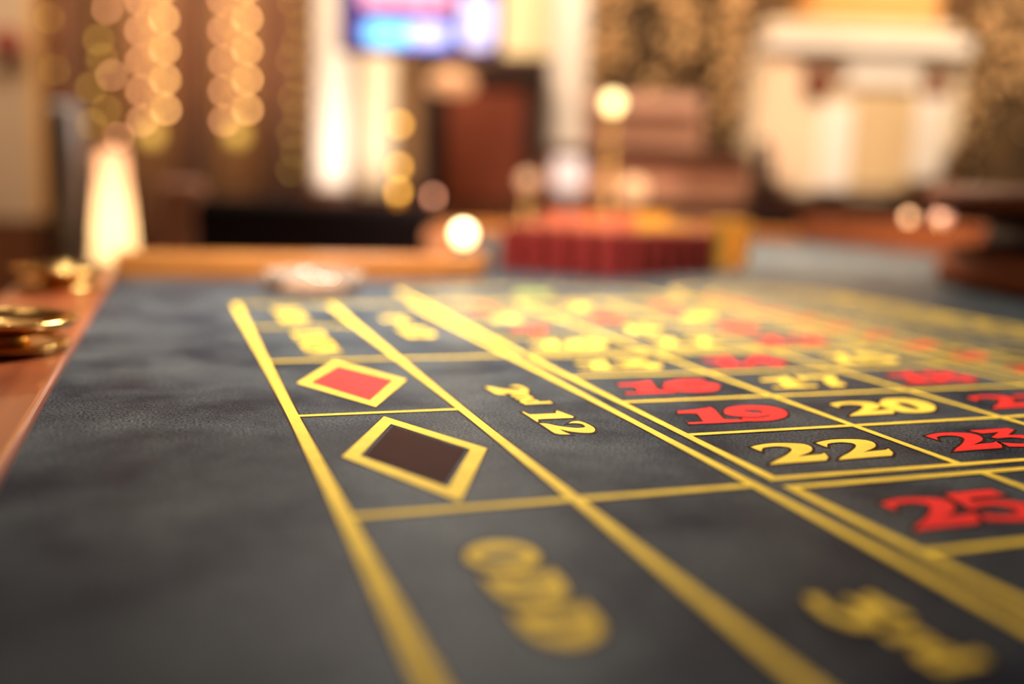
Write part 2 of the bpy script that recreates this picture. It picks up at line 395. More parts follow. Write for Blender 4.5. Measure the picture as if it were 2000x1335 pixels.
ring = [32, 15, 19, 4, 21, 2, 25, 17, 34, 6, 27, 13, 36, 11, 30, 8, 23, 10, 5, 24, 16, 33, 1, 20, 14, 31, 9, 22, 18, 29, 7, 28, 12, 35]
for (v, u), n in zip(cells, ring):
    def pl(x, y, v=v, u=u): return ((v+x)*DU, -(u+.12)*DU+y*DU)
    o = text_parts('printed_number', str(n), G, pl, RED if n in REDS else YEL, felt, scale=.52)
    o.location.z = T; o['label'] = 'small %s number %d in the oval' % ('red' if n in REDS else 'yellow', n)
for n in range(1, 37):
    row = (n-1)//3; colm = (n-1) % 3
    u = UB[(row//4)*2]+row % 4
    vc = (VC[colm]+VC[colm+1])/2-.02
    def pl(x, y, vc=vc, u=u): return ((vc+x)*DU, -(u+.742)*DU+y*DU)
    o = text_parts('printed_number', str(n), G, pl, RED if n in REDS else YEL, felt, gap=-.03 if n > 9 else 0)
    o.location.z = T; o['label'] = '%s number %d in the grid' % ('red' if n in REDS else 'yellow', n)
o = text_parts('printed_number', '0', G, lambda x, y: ((4.5+x)*DU, 1.05*DU+y*DU), GRN, felt, scale=1.3, label='green zero'); o.location.z = T
for c in (0, 1, 2):
    vc = (VC[c]+VC[c+1])/2
    o = text_parts('printed_word', '2-1', {**WG}, lambda x, y, vc=vc: ((vc+x)*DU, -13.0*DU+y*DU), YEL, felt, label='2-1 at the foot of a column'); o.location.z = T
def word(txt, vb, uc, label, sc_=1., gap=.02, raise_=None):
    def pl(x, y): return ((vb+y)*DU, -(uc+x)*DU)
    o = text_parts('printed_word', txt, WG, pl, YEL, felt, gap=gap, scale=sc_, label=label); o.location.z = T
word('1-18', .42, .86, 'yellow 1-18')
word('EVEN', .42, 2.9, 'yellow EVEN', sc_=1.0)
word('ODD', .42, 9.07, 'yellow ODD', sc_=.95)
word('19-36', .42, 11.15, 'yellow 19-36')
for k, (a, b) in enumerate((('1', 'st'), ('2', 'nd'), ('3', 'rd'))):
    uc = (1.84, 6.0, 10.16)[k]
    word(a, 1.60, uc-.57, 'yellow figure of the dozen', .95)
    word(b, 1.70, uc-.225, 'yellow %s of the dozen' % b, .70, gap=0)
    word('12', 1.60, uc+.50, 'yellow 12 of the dozen', 1.0, gap=.03)
def lozenge(uc, m, label, lab2):
    c = (.60, uc); a, b = .445, .935
    big = [P2(c[0]-a, uc), P2(c[0], uc+b), P2(c[0]+a, uc), P2(c[0], uc-b)]
    k = .76
    mid = [P2(c[0]-a*k, uc), P2(c[0], uc+b*k), P2(c[0]+a*k, uc), P2(c[0], uc-b*k)]
    bm = bmesh.new(); be = bmesh.new(); prism(bm, [big, mid], 0., Z_INK); prism(be, [offset(big, .0009), offset(mid, -.0009)], 0., Z_EDGE); merge_edge(bm, be)
    o = obj('printed_lozenge', bm, [YEL, EDGE], felt); o.location.z = T; o['label'] = label
    k2 = .74 if m is RED else .69
    inn = [P2(c[0]-a*k2, uc), P2(c[0], uc+b*k2), P2(c[0]+a*k2, uc), P2(c[0], uc-b*k2)]
    bm = bmesh.new(); prism(bm, [inn], 0., Z_INK*.8)
    o = obj('printed_lozenge_fill', bm, m, felt); o.location.z = T; o['label'] = lab2
lozenge(4.90, RED, 'yellow outline of the red lozenge', 'red lozenge')
lozenge(7.05, BLK, 'yellow outline of the dark lozenge', 'dark brown lozenge')

# ------------------------------------------------------------------ brass cup holders on the left rail
def ashtray(c, label):
    t = thing('brass_ashtray', label, 'ashtray', (c[0], c[1], T+.0062), group='brass ashtrays on the left rail')
    obj('base_plate', lbm([(0, 0), (.040, 0), (.045, .002), (.046, .0045), (.044, .007), (.041, .007), (.038, .0045), (.030, .004), (0, .004)], n=64), BRASS, t, smooth=True)
    obj('stem', lbm([(0, .0041), (.020, .0041), (.017, .008), (.020, .0118), (0, .0118)], n=48), BRASS, t, smooth=True)
    obj('bowl', lbm([(0, .012), (.030, .012), (.044, .016), (.0515, .0215), (.0525, .0235), (.0505, .0245), (.047, .0225), (.038, .0175), (.028, .0150), (0, .0145)], n=64), BRASS, t, smooth=True)
    return t
ashtray((-.181, -.291), 'low brass ashtray on the left rail, nearer one cut by the frame edge')
ashtray((-.182, .118), 'low brass ashtray on the left rail, farther one by the table corner')

# ------------------------------------------------------------------ glass ashtray on the felt
g = ontable(612, 571)
t = thing('glass_ashtray', 'round clear glass ashtray on the felt at the far end of the layout', 'ashtray', (g.x, g.y, T+.0004))
obj('bowl', lbm([(0, 0), (.048, 0), (.054, .003), (.060, .013), (.0615, .022), (.0600, .0245), (.0560, .0245), (.0535, .021), (.050, .011), (.044, .007), (0, .0065)], n=72), GLASS, t, smooth=True)

# ------------------------------------------------------------------ chips
def chip_mat(n, c, c2):
    m = mat(n, c, rough=.4)
    nt = m.node_tree; N = nt.nodes; L = nt.links
    tc = N.new('ShaderNodeTexCoord'); sx = N.new('ShaderNodeSeparateXYZ'); L.new(tc.outputs['Object'], sx.inputs[0])
    at2 = N.new('ShaderNodeMath'); at2.operation = 'ARCTAN2'; L.new(sx.outputs['Y'], at2.inputs[0]); L.new(sx.outputs['X'], at2.inputs[1])
    mu = N.new('ShaderNodeMath'); mu.operation = 'MULTIPLY'; mu.inputs[1].default_value = 6; L.new(at2.outputs[0], mu.inputs[0])
    co = N.new('ShaderNodeMath'); co.operation = 'COSINE'; L.new(mu.outputs[0], co.inputs[0])
    gt = N.new('ShaderNodeMath'); gt.operation = 'GREATER_THAN'; gt.inputs[1].default_value = .75; L.new(co.outputs[0], gt.inputs[0])
    mx = N.new('ShaderNodeMix'); mx.data_type = 'RGBA'; L.new(gt.outputs[0], mx.inputs['Factor'])
    mx.inputs['A'].default_value = (*c, 1); mx.inputs['B'].default_value = (*c2, 1)
    L.new(mx.outputs['Result'], N['Principled BSDF'].inputs['Base Color'])
    return m
CR = chip_mat('red_chip', (.25, .020, .019), (.16, .012, .012))
CO = chip_mat('orange_chip', (.85, .26, .13), (.75, .20, .10))
CY = chip_mat('yellow_chip', (.96, .58, .10), (.92, .50, .07))
CH, CRAD = .0042, .0195
def chipmesh(m):
    bm = lbm([(0, 0), (CRAD-.0006, 0), (CRAD, .0006), (CRAD, CH-.0006), (CRAD-.0006, CH), (CRAD*.7, CH), (CRAD*.68, CH-.0003), (0, CH-.0003)], n=28)
    o = obj('casino_chip', bm, m); return o
protos = {'red': chipmesh(CR), 'orange': chipmesh(CO), 'yellow': chipmesh(CY)}
used = set()
def stack(p, n, colr, label, grp, z0=0.):
    for k in range(n):
        src = protos[colr]
        if colr not in used: o = src; used.add(colr)
        else: o = src.copy(); COL.objects.link(o)
        o.location = (p[0]+random.uniform(-.0007, .0007), p[1]+random.uniform(-.0007, .0007), T+.0004+z0+k*CH)
        o.rotation_euler = (0, 0, random.uniform(0, 6))
        tag(o, label, 'chip', grp)
ORD = ['first', 'second', 'third', 'fourth', 'fifth', 'sixth', 'seventh', 'eighth', 'ninth', 'tenth', 'eleventh', 'twelfth', 'thirteenth', 'fourteenth', 'fifteenth', 'sixteenth', 'seventeenth', 'eighteenth']
anchors = [(1000, 525), (1200, 541), (1370, 530)]
A = [ontable(*a) for a in anchors]
front = []
seg = [(A[0], A[1]), (A[1], A[2])]
L_all = sum((b-a).length for a, b in seg); nst = int(L_all/.041)+1
for i in range(nst):
    s = L_all*i/(nst-1)
    a, b = seg[0]
    if s > (b-a).length: s -= (b-a).length; a, b = seg[1]
    p = a+(b-a).normalized()*s; front.append(Vector((p.x, p.y)))
NF = 17
for i, p in enumerate(front):
    stack(p, NF, 'red', 'red chip in the %s stack from the left of the red front row' % ORD[i], 'red chips, %s stack' % ORD[i])
bm = bmesh.new()
def hidden(p, nb):
    lathe(bm, [(0, 0)]+[q for k in range(nb) for q in ((CRAD, k*CH+.0003), (CRAD, (k+1)*CH-.0003))]+[(0, nb*CH)], n=24, cx=p.x, cy=p.y)
for row, off, nb in ((1, .0365, 16), (2, .073, 20)):
    for i in range(len(front)-row):
        m_ = (front[i]+front[i+row])/2; d = (front[i+1]-front[i]).normalized(); n_ = Vector((-d.y, d.x))
        p = m_+n_*off
        c = 'orange' if i < len(front)*(.48 if row == 1 else .36) else 'yellow'
        hidden(p, nb)
        stack(p, 4, c, '%s chip on top of the %s stack from the left in the %s row' % (c, ORD[i], 'middle' if row == 1 else 'rear'), '%s chips, %s row %s stack' % (c, 'middle' if row == 1 else 'rear', ORD[i]), z0=nb*CH)
o = obj('chip_stacks', bm, CO); o.location.z = T+.0004
tag(o, 'orange chips hidden behind the red front row of stacks', 'chips', kind='stuff')
d = (front[-1]-front[-2]).normalized()
for i in range(2):
    q_ = ontable((1398, 1440)[i], (529, 525)[i]); p = Vector((q_.x, q_.y))
    if (p-front[-1]).length < .041*(i+1): p = front[-1]+(p-front[-1]).normalized()*.041*(i+1)
    stack(p, 22, 'yellow', 'yellow chip in the %s stack right of the red stacks' % ('inner' if i == 0 else 'outermost'), 'yellow chips, %s right stack' % ('inner' if i == 0 else 'outer'))

# ------------------------------------------------------------------ roulette wheel
WOODW = noisy(mat('wheel_wood', rough=.6, spec=.08), (.085, .021, .007), (.14, .036, .012), scale=3, detail=5)
WC = (1.53, .05)
t = thing('roulette_wheel', 'big brown wooden roulette wheel bowl on the right side of the felt', 'roulette wheel', (WC[0], WC[1], T+.0004))
wx = .0
obj('base_drum', lbm([(0, 0), (.150, 0), (.163, .004), (.165, .012), (.163, .056), (.155, .064), (.12, .066), (0, .066)], n=96), WOODW, t, smooth=True).scale = (2.42, 2.42, 1)
obj('neck', lbm([(0, .066), (.33, .066), (.32, .09), (.33, .120), (0, .120)], n=96), mat('wheel_dark', (.012, .012, .03), rough=.3), t, smooth=True)
obj('rim', lbm([(.30, .1205), (.40, .121), (.425, .128), (.432, .142), (.428, .158), (.412, .168), (.395, .168), (.37, .150), (.30, .140)], n=96, closed=True), WOODW, t, smooth=True)
rot = obj('rotor', lbm([(0, .1205), (.29, .1205), (.285, .135), (.2, .142), (.08, .150), (.03, .165), (0, .168)], n=72), WOOD, t, smooth=True)
obj('turret', lbm([(0, .165), (.012, .168), (.008, .19), (.02, .20), (.012, .215), (0, .222)], n=24), BRASS, rot, smooth=True)
bm = bmesh.new()
for i in range(37):
    a = 2*PI*i/37; q = Matrix.Rotation(a, 4, 'Z')
    v = [bm.verts.new(q @ Vector(p)) for p in ((.22, -.001, .138), (.285, -.001, .134), (.285, .001, .134), (.22, .001, .138), (.22, -.001, .150), (.285, -.001, .150), (.285, .001, .150), (.22, .001, .150))]
    for f in ((0, 3, 2, 1), (4, 5, 6, 7), (0, 1, 5, 4), (1, 2, 6, 5), (2, 3, 7, 6), (3, 0, 4, 7)): bm.faces.new([v[k] for k in f])
obj('pocket_ring', bm, BRASS, rot)

# ------------------------------------------------------------------ room shell
def room(name, r0, r1, d0, d1, z0, z1, m):
    return struct(name, boxbm(r0, r1, d0, d1, z0, z1), m, W(0, 0), ROOMROT)
room('floor', -3.9, 4.7, -2.7, 6.6, -.1, 0, CARPET)
room('ceiling', -3.9, 4.7, -2.7, 6.6, 3.3, 3.4, noisy(mat('ceiling_paint', rough=.9), (.30, .20, .12), (.36, .25, .16), scale=1))
room('wall_back', -3.9, 4.7, 6.45, 6.6, 0, 3.3, WALL)
room('wall_left', -3.9, -3.75, -2.7, 6.45, 0, 3.3, WALL)
room('wall_right', 4.55, 4.7, -2.7, 6.45, 0, 3.3, WALL)
room('wall_front', -3.75, 4.55, -2.7, -2.55, 0, 3.3, WALL)
room('baseboard_back', -3.75, 4.55, 6.38, 6.449, 0, .95, WAINS)
room('baseboard_left', -3.749, -3.69, -2.5, 6.37, 0, .95, WAINS)
room('baseboard_right', 4.48, 4.549, -2.5, 6.37, 0, .95, WAINS)

def rbox(name, x0, x1, ytop, ybot, d, th, m, parent=None, z0=None, bevel=0., label=None):
    """box spanning photo columns x0..x1 at depth d; world-aligned to the room"""
    ym = (ytop+ybot)/2
    ra, _ = at(x0, ym, d); rb, _ = at(x1, ym, d)
    zt = at((x0+x1)/2, ytop, d)[1]; zb = at((x0+x1)/2, ybot, d)[1] if z0 is None else z0
    bm = boxbm(ra, rb, d, d+th, zb, zt)
    o = obj(name, bm, m, parent, bevel=bevel)
    if parent is None:
        o.location = W(0, 0); o.rotation_euler = (0, 0, ROOMROT)
    if label: o['label'] = label
    return o
def rthing(name, label, cat, group=None):
    return thing(name, label, cat, W(0, 0), ROOMROT, group)

# ---- pleated brown curtains between the garlands
def curtain(x0, x1, d, label, m=VELVET, ztop=3.28, amp=.03):
    ra = at(x0, 180, d)[0]; rb = at(x1, 180, d)[0]; n = max(24, int((rb-ra)/.012)); bm = bmesh.new()
    rows = []
    for z in (.03, ztop):
        rows.append([bm.verts.new((ra+(rb-ra)*i/n, d+amp*math.sin(i*.75)+.012*math.sin(i*.31+1), z)) for i in range(n+1)])
    back_ = []
    for z in (.03, ztop):
        back_.append([bm.verts.new((ra+(rb-ra)*i/n, d+.012+amp*math.sin(i*.75)+.012*math.sin(i*.31+1), z)) for i in range(n+1)])
    for i in range(n):
        bm.faces.new((rows[0][i], rows[0][i+1], rows[1][i+1], rows[1][i])); bm.faces.new((back_[0][i+1], back_[0][i], back_[1][i], back_[1][i+1]))
        bm.faces.new((rows[1][i], rows[1][i+1], back_[1][i+1], back_[1][i])); bm.faces.new((rows[0][i+1], rows[0][i], back_[0][i], back_[0][i+1]))
    for i in (0, n): bm.faces.new((rows[0][i], rows[1][i], back_[1][i], back_[0][i]))
    o = obj('curtain', bm, m, smooth=True); o.location = W(0, 0); o.rotation_euler = (0, 0, ROOMROT)
    return tag(o, label, 'curtain', 'brown curtains along the back wall')
curtain(62, 158, 5.95, 'brown pleated curtain left of the gold garlands, beside the cream panel')
curtain(345, 402, 5.95, 'narrow brown pleated curtain between the two bright gold garlands')
curtain(515, 598, 5.95, 'brown pleated curtain right of the bright garlands, beside the ivory column')

# ---- cream panel at the far left with a dark red sconce
t = rthing('wall_panel', 'tall cream panel with an orange edge at the far left of the back wall', 'panel')
rbox('panel', -120, 52, -400, 425, 5.6, .06, noisy(mat('greige_paint', rough=.6), (.46, .33, .21), (.54, .40, .27), scale=2), t)
rbox('edge_strip', 52.5, 68, -400, 425, 5.6, .05, mat('ochre_trim', (.62, .36, .13), rough=.5), t)
rbox('base', -120, 68, 425.5, 700, 5.58, .10, WAINS, t, z0=.0)
r_, z_ = at(4, 82, 5.45)
t = thing('wall_sconce', 'dark red round sconce on the cream panel at the left edge', 'sconce', W(r_, 5.59, z_), ROOMROT)
obj('shade', ballbm((0, -.085, 0), .085), mat('dark_red_glass', (.22, .03, .015), rough=.3), t, smooth=True)
obj('arm', boxbm(-.012, .012, -.02, 0, -.012, .012), BRASS, t)

# ---- garlands of gold balls; emission stands in for light glinting off them
GLINT = mat('amber_glint', (.9, .5, .2), rough=.4, emis=(1., .50, .17), es=17)
GLINTP = mat('rose_amber_glint', (.9, .5, .3), rough=.4, emis=(1., .44, .20), es=10)
GLINTG = mat('olive_amber_glint', (.6, .45, .1), rough=.4, emis=(.62, .36, .07), es=6)
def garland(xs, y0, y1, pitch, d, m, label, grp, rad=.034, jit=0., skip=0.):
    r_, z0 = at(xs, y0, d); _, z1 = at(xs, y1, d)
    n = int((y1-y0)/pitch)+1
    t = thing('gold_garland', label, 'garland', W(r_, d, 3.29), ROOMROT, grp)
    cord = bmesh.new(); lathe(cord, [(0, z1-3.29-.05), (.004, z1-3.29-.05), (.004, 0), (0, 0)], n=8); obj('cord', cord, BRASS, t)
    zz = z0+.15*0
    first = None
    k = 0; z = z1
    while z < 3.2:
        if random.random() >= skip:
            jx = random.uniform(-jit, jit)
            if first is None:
                first = obj('gold_ball', ballbm((0, 0, 0), rad, 16, 10), m, t, smooth=True); o = first
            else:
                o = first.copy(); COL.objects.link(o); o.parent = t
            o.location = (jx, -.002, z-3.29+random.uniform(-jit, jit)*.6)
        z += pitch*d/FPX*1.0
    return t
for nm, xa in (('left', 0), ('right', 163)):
    garland(272+xa, -20, 236, 55.5, 5.7, GLINTP, 'strand of dim rose gold balls, left half of the %s bright garland' % nm, 'bright gold garlands', rad=.015)
    garland(320+xa, -20, 214, 55.5, 5.7, GLINT, 'strand of bright gold balls, right half of the %s bright garland' % nm, 'bright gold garlands', rad=.015)
    garland(296+xa, -20, 262, 30, 5.85, GLINTG, 'strand of dim olive gold balls behind the %s bright garland' % nm, 'dim gold garlands', rad=.012, jit=.03)
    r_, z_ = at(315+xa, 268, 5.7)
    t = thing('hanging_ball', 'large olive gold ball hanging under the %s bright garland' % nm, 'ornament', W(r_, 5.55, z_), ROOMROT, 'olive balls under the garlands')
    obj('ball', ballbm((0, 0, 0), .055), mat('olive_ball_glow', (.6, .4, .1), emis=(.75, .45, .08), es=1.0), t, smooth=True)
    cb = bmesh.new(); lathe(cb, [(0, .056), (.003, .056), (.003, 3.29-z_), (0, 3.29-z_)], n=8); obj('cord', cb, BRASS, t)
GOLDC = noisy(mat('gold_fabric', rough=.6, sheen=.3), (.28, .13, .045), (.42, .21, .08), scale=7, stretch=(1, 1, 3))
for nm, xa in (('left', 0), ('right', 163)):
    curtain(238+xa, 346+xa, 6.02, 'gold fabric panel behind the %s bright garland' % nm, m=GOLDC, amp=.012)
garland(185, -20, 250, 42, 5.6, GLINTG, 'loose strand of gold balls left of the bright garlands, behind the glowing cone lamp', 'loose gold garlands', rad=.014, jit=.05, skip=.15)
garland(214, -20, 280, 60, 5.65, GLINTP, 'looser strand of rose gold balls left of the bright garlands, above the cone lamp', 'loose gold garlands', rad=.013, jit=.06, skip=.2)
garland(577, -20, 330, 34, 5.75, GLINTG, 'thin strand of dim balls beside the ivory column', 'dim gold garlands', rad=.010, jit=.04)
garland(100, -20, 140, 95, 5.5, GLINTG, 'sparse strand of dim balls hanging before the brown curtain at left', 'dim gold garlands', rad=.010, jit=.03)

# ---- steel post and glowing cone lamp behind the far left corner of the table
r_, z_ = at(122, 215, 3.2)
t = thing('steel_post', 'tall brushed steel post behind the left rail, left of the glowing cone lamp', 'post', W(r_, 3.2, 0), ROOMROT)
obj('tube', lbm([(0, .02), (.055, .02), (.055, z_), (.04, z_+.02), (0, z_+.02)], n=40), STEEL, t, smooth=True)
obj('foot', lbm([(0, 0), (.14, 0), (.14, .015), (.05, .0199), (0, .0199)], n=40), STEEL, t, smooth=True)
# cone lamp
dl = 2.45
r_, z_ = at(218, 296, dl); zb = at(222, 505, dl)[1]
t = thing('cone_lamp', 'tall tapered glowing floor lamp at the far left corner of the table', 'lamp', W(r_, dl, 0), ROOMROT)
SH = bpy.data.materials.new('frosted_shade'); SH.use_nodes = True
nt = SH.node_tree; nt.nodes.clear(); ou = nt.nodes.new('ShaderNodeOutputMaterial'); tr = nt.nodes.new('ShaderNodeBsdfTranslucent'); df = nt.nodes.new('ShaderNodeBsdfDiffuse'); mx = nt.nodes.new('ShaderNodeMixShader')
tr.inputs[0].default_value = (.96, .76, .50, 1); df.inputs[0].default_value = (.9, .68, .5, 1); mx.inputs[0].default_value = .30
nt.links.new(tr.outputs[0], mx.inputs[1]); nt.links.new(df.outputs[0], mx.inputs[2]); nt.links.new(mx.outputs[0], ou.inputs[0])
obj('shade', lbm([(.072, .30), (.054, zb), (.046, zb+(z_-zb)*.45), (.036, zb+(z_-zb)*.78), (.034, z_), (.030, z_+.006), (0, z_+.008)], n=48), SH, t, smooth=True)
obj('foot', lbm([(0, 0), (.13, 0), (.13, .02), (.071, .04), (.071, .299), (.05, .299), (0, .29)], n=48), BRASS, t, smooth=True)
def point(name, loc, e, col, rad=.03):
    l = bpy.data.lights.new(name, 'POINT'); l.energy = e; l.color = col; l.shadow_soft_size = rad
    o = bpy.data.objects.new(name, l); COL.objects.link(o); o.location = loc; return o
def arealight(name, loc, e, col, size, target, spread=None, sy=None):
    l = bpy.data.lights.new(name, 'AREA'); l.energy = e; l.color = col; l.size = size
    if sy: l.shape = 'RECTANGLE'; l.size_y = sy
    if spread: l.spread = spread
    o = bpy.data.objects.new(name, l); COL.objects.link(o); o.location = loc
    o.rotation_euler = (Vector(target)-Vector(loc)).to_track_quat('-Z', 'Y').to_euler(); return o
def spot(name, loc, e, col, target, angle, blend=.6, rad=.05):
    l = bpy.data.lights.new(name, 'SPOT'); l.energy = e; l.color = col; l.spot_size = angle; l.spot_blend = blend; l.shadow_soft_size = rad
    o = bpy.data.objects.new(name, l); COL.objects.link(o); o.location = loc
    o.rotation_euler = (Vector(target)-Vector(loc)).to_track_quat('-Z', 'Y').to_euler(); return o
for dz, e_, c_ in ((.02, .26, (1, .84, .54)), (.08, .24, (1, .82, .54)), (.14, .19, (1, .76, .52)), (.19, .12, (1, .66, .50)), (.235, .08, (1, .58, .46)), (z_-zb-.02, .03, (1, .54, .44))):
    point('cone_lamp_bulb', W(r_, dl, zb+dz), e_, c_, .018)

# ---- dusty pink chair and dark chairs just behind the table
def chair(name, x0, x1, ytop, d, m, label, grp=None, lean=0.):
    ra = at(x0, ytop, d)[0]; rb = at(x1, ytop, d)[0]; zt = at((x0+x1)/2, ytop, d)[1]; w = rb-ra
    t = thing(name, label, 'chair', W((ra+rb)/2, d, 0), ROOMROT, grp)
    bm = boxbm(-w/2, w/2, -.05, .05, .50, zt)
    for v in bm.verts:
        if v.co.z > .6: v.co.x += lean
    obj('backrest', bm, m, t, bevel=.03)
    obj('seat', boxbm(-w/2, w/2, .055, .55, .38, .50), m, t, bevel=.03)
    for sx in (-1, 1):
        for y in (.0, .50):
            obj('leg', boxbm(sx*(w/2-.04)-.02, sx*(w/2-.04)+.02, y-.02, y+.02, 0, .379 if y > .1 else .499), WOODD, t)
    return t
PINK = noisy(mat('dusty_pink_fabric', rough=.7), (.70, .36, .26), (.82, .46, .34), scale=6)
chair('upholstered_chair', 288, 372, 352, 3.4, PINK, 'dusty pink upholstered chair between the cone lamp and the dark sofa', lean=.05)
# dark sofa
d = 3.05
ra = at(385, 400, d)[0]; rb = at(868, 400, d)[0]; zt = at(620, 392, d)[1]; w = rb-ra
t = thing('leather_sofa', 'low black leather sofa backing onto the far rail of the table', 'sofa', W((ra+rb)/2, d, 0), ROOMROT)
bm = boxbm(-w/2, w/2, -.06, .12, .12, zt)
obj('backrest', bm, DARK, t, bevel=.04)
obj('seat', boxbm(-w/2+.09, w/2-.09, .125, .75, .12, .45), DARK, t, bevel=.04)
for s in (-1, 1):
    obj('armrest', boxbm(s*w/2-.085 if s > 0 else -w/2, s*w/2 if s > 0 else -w/2+.085, .125, .78, .12, .62), DARK, t, bevel=.03)
    for y in (0., .65): obj('foot', boxbm(s*(w/2-.08)-.025, s*(w/2-.08)+.025, y-.02, y+.04, 0, .119), WOODD, t)

# ---- ivory columns
def column(x0, x1, ybase, d, label, m=WHITE, zt=3.3, plinth=True, grp='lit ivory columns'):
    ra = at(x0, 200, d)[0]; rb = at(x1, 200, d)[0]; R = (rb-ra)/2; zb = at((x0+x1)/2, ybase, d)[1]
    t = thing('column', label, 'column', W((ra+rb)/2, d+R, 0), ROOMROT, grp)
    bm = bmesh.new(); n = 72
    rows = []
    for z in (zb, zt-.12):
        rows.append([bm.verts.new(((R*(1-.05*(.5+.5*math.cos(18*2*PI*i/n))))*math.cos(2*PI*i/n), (R*(1-.05*(.5+.5*math.cos(18*2*PI*i/n))))*math.sin(2*PI*i/n), z)) for i in range(n)])
    for i in range(n): bm.faces.new((rows[0][i], rows[0][(i+1) % n], rows[1][(i+1) % n], rows[1][i]))
    bm.faces.new(rows[0][::-1]); bm.faces.new(rows[1])
    obj('shaft', bm, m, t)
    obj('capital', lbm([(0, zt-.119), (R, zt-.119), (R*1.1, zt-.08), (R*1.25, zt-.04), (R*1.25, zt-.001), (0, zt-.001)], n=40), m, t, smooth=True)
    if plinth: obj('plinth', boxbm(-R*1.15, R*1.15, -R*1.15, R*1.15, 0, zb-.001), WAINS, t)
    return t
column(606, 682, 368, 5.3, 'slim bright ivory column right of the gold garlands')
column(692, 768, 378, 5.6, 'broad cream column under the left end of the blue screen', m=CREAM)
column(1072, 1146, 372, 5.3, 'ivory column between the dark doorway and the gold bead curtain')

# ---- back wall dressing: cream lit alcove behind columns
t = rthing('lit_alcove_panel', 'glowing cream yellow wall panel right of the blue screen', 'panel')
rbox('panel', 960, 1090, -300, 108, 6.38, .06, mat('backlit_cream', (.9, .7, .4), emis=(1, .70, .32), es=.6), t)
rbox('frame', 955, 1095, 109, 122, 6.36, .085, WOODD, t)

# ---- screen
d = 4.6
t = rthing('wall_screen', 'dark screen with blue and violet glowing fields, hanging above the dark doorway', 'screen')
ra, zt = at(668, -45, d); rb, zb = at(972, 104, d)
obj('housing', boxbm(ra-.02, rb+.02, d+.003, d+.06, zb-.02, zt+.02), mat('black_plastic', (.01, .01, .015), rough=.4), t, bevel=.008)
obj('display', boxbm(ra, rb, d-.001, d+.0028, zb, zt), mat('display_violet', (.02, .01, .05), emis=(.16, .08, .30), es=.8), t)
def pill(x0, x1, y0, y1, col, es, name, yoff=.002, rnd=.5):
    a, zt_ = at(x0, y0, d); b, zb_ = at(x1, y1, d); h_ = (zt_-zb_)*rnd; n = 10; pts = []
    for cx, cz, a0 in ((b-h_, zt_-h_, 0), (a+h_, zt_-h_, PI/2), (a+h_, zb_+h_, PI), (b-h_, zb_+h_, 1.5*PI)):
        pts += [(cx+h_*math.cos(a0+PI/2*i/n), cz+h_*math.sin(a0+PI/2*i/n)) for i in range(n+1)]
    bm = bmesh.new(); prism(bm, [pts], 0, .002)
    for v in bm.verts: v.co = Vector((v.co.x, d-.002-yoff-v.co.z, v.co.y))
    return obj(name, bm, mat(name, col, emis=col, es=es), t)
pill(706, 884, 38, 94, (.10, .30, 1.), 1.6, 'blue_field')
pill(716, 800, 46, 86, (.22, .72, 1.), 1.9, 'cyan_field', .005)
pill(800, 872, 46, 84, (.70, .62, 1.), 1.7, 'lavender_field', .005)
pill(902, 964, -14, 96, (.66, .64, 1.), 1.25, 'white_field', .002, .2)
pill(706, 884, -30, 18, (.95, .42, .62), 1.2, 'pink_field', .002, .3)
for k, xx in enumerate((764, 850)): pill(xx, xx+16, 0, 14, (.9, .05, .08), 1.0, 'red_mark', .005, .3)
for xr in (720, 920):
    rc, _ = at(xr, 0, d); obj('hanger', boxbm(rc-.01, rc+.01, d+.02, d+.04, zt+.021, 3.299), STEEL, t)

# ---- dark doorway with red-brown panel
t = rthing('display_cabinet', 'dark framed cabinet with a red brown front, below the blue screen', 'cabinet')
d = 5.0
FR = mat('near_black_wood', (.022, .008, .006), rough=.5)
RB = noisy(mat('red_brown_panel', rough=.5), (.19, .040, .018), (.26, .062, .026), scale=2)
ra, zt = at(826, 120, d); rb, _ = at(1062, 120, d)
obj('body', boxbm(ra, rb, d+.05, d+.45, .0, zt), FR, t)
rbox('front_panel', 872, 1022, 162, 392, d+.02, .029, RB, t)
obj('plinth', boxbm(ra-.02, rb+.02, d+.0, d+.049, 0, at(900, 396, d)[1]), WAINS, t)
obj('cornice', boxbm(ra-.02, rb+.02, d-.0, d+.049, zt-.10, zt), FR, t, bevel=.01)
rbox('stile', 826, 866, 150, 392, d+.01, .039, FR, t); rbox('stile', 1026, 1062, 150, 392, d+.01, .039, FR, t)
r_, z_ = at(882, 160, 4.7)
t = thing('pendant_lamp', 'dim peach pendant lamp hanging before the dark cabinet', 'lamp', W(r_, 4.7, z_), ROOMROT)
obj('shade', lbm([(0, -.05), (.09, -.05), (.115, -.02), (.10, .03), (.03, .06), (0, .06)], n=32), mat('peach_glow', (.7, .4, .2), emis=(1, .46, .20), es=.72), t, smooth=True)
obj('cord', lbm([(0, .061), (.003, .061), (.003, 3.299-z_), (0, 3.299-z_)], n=8), FR, t)

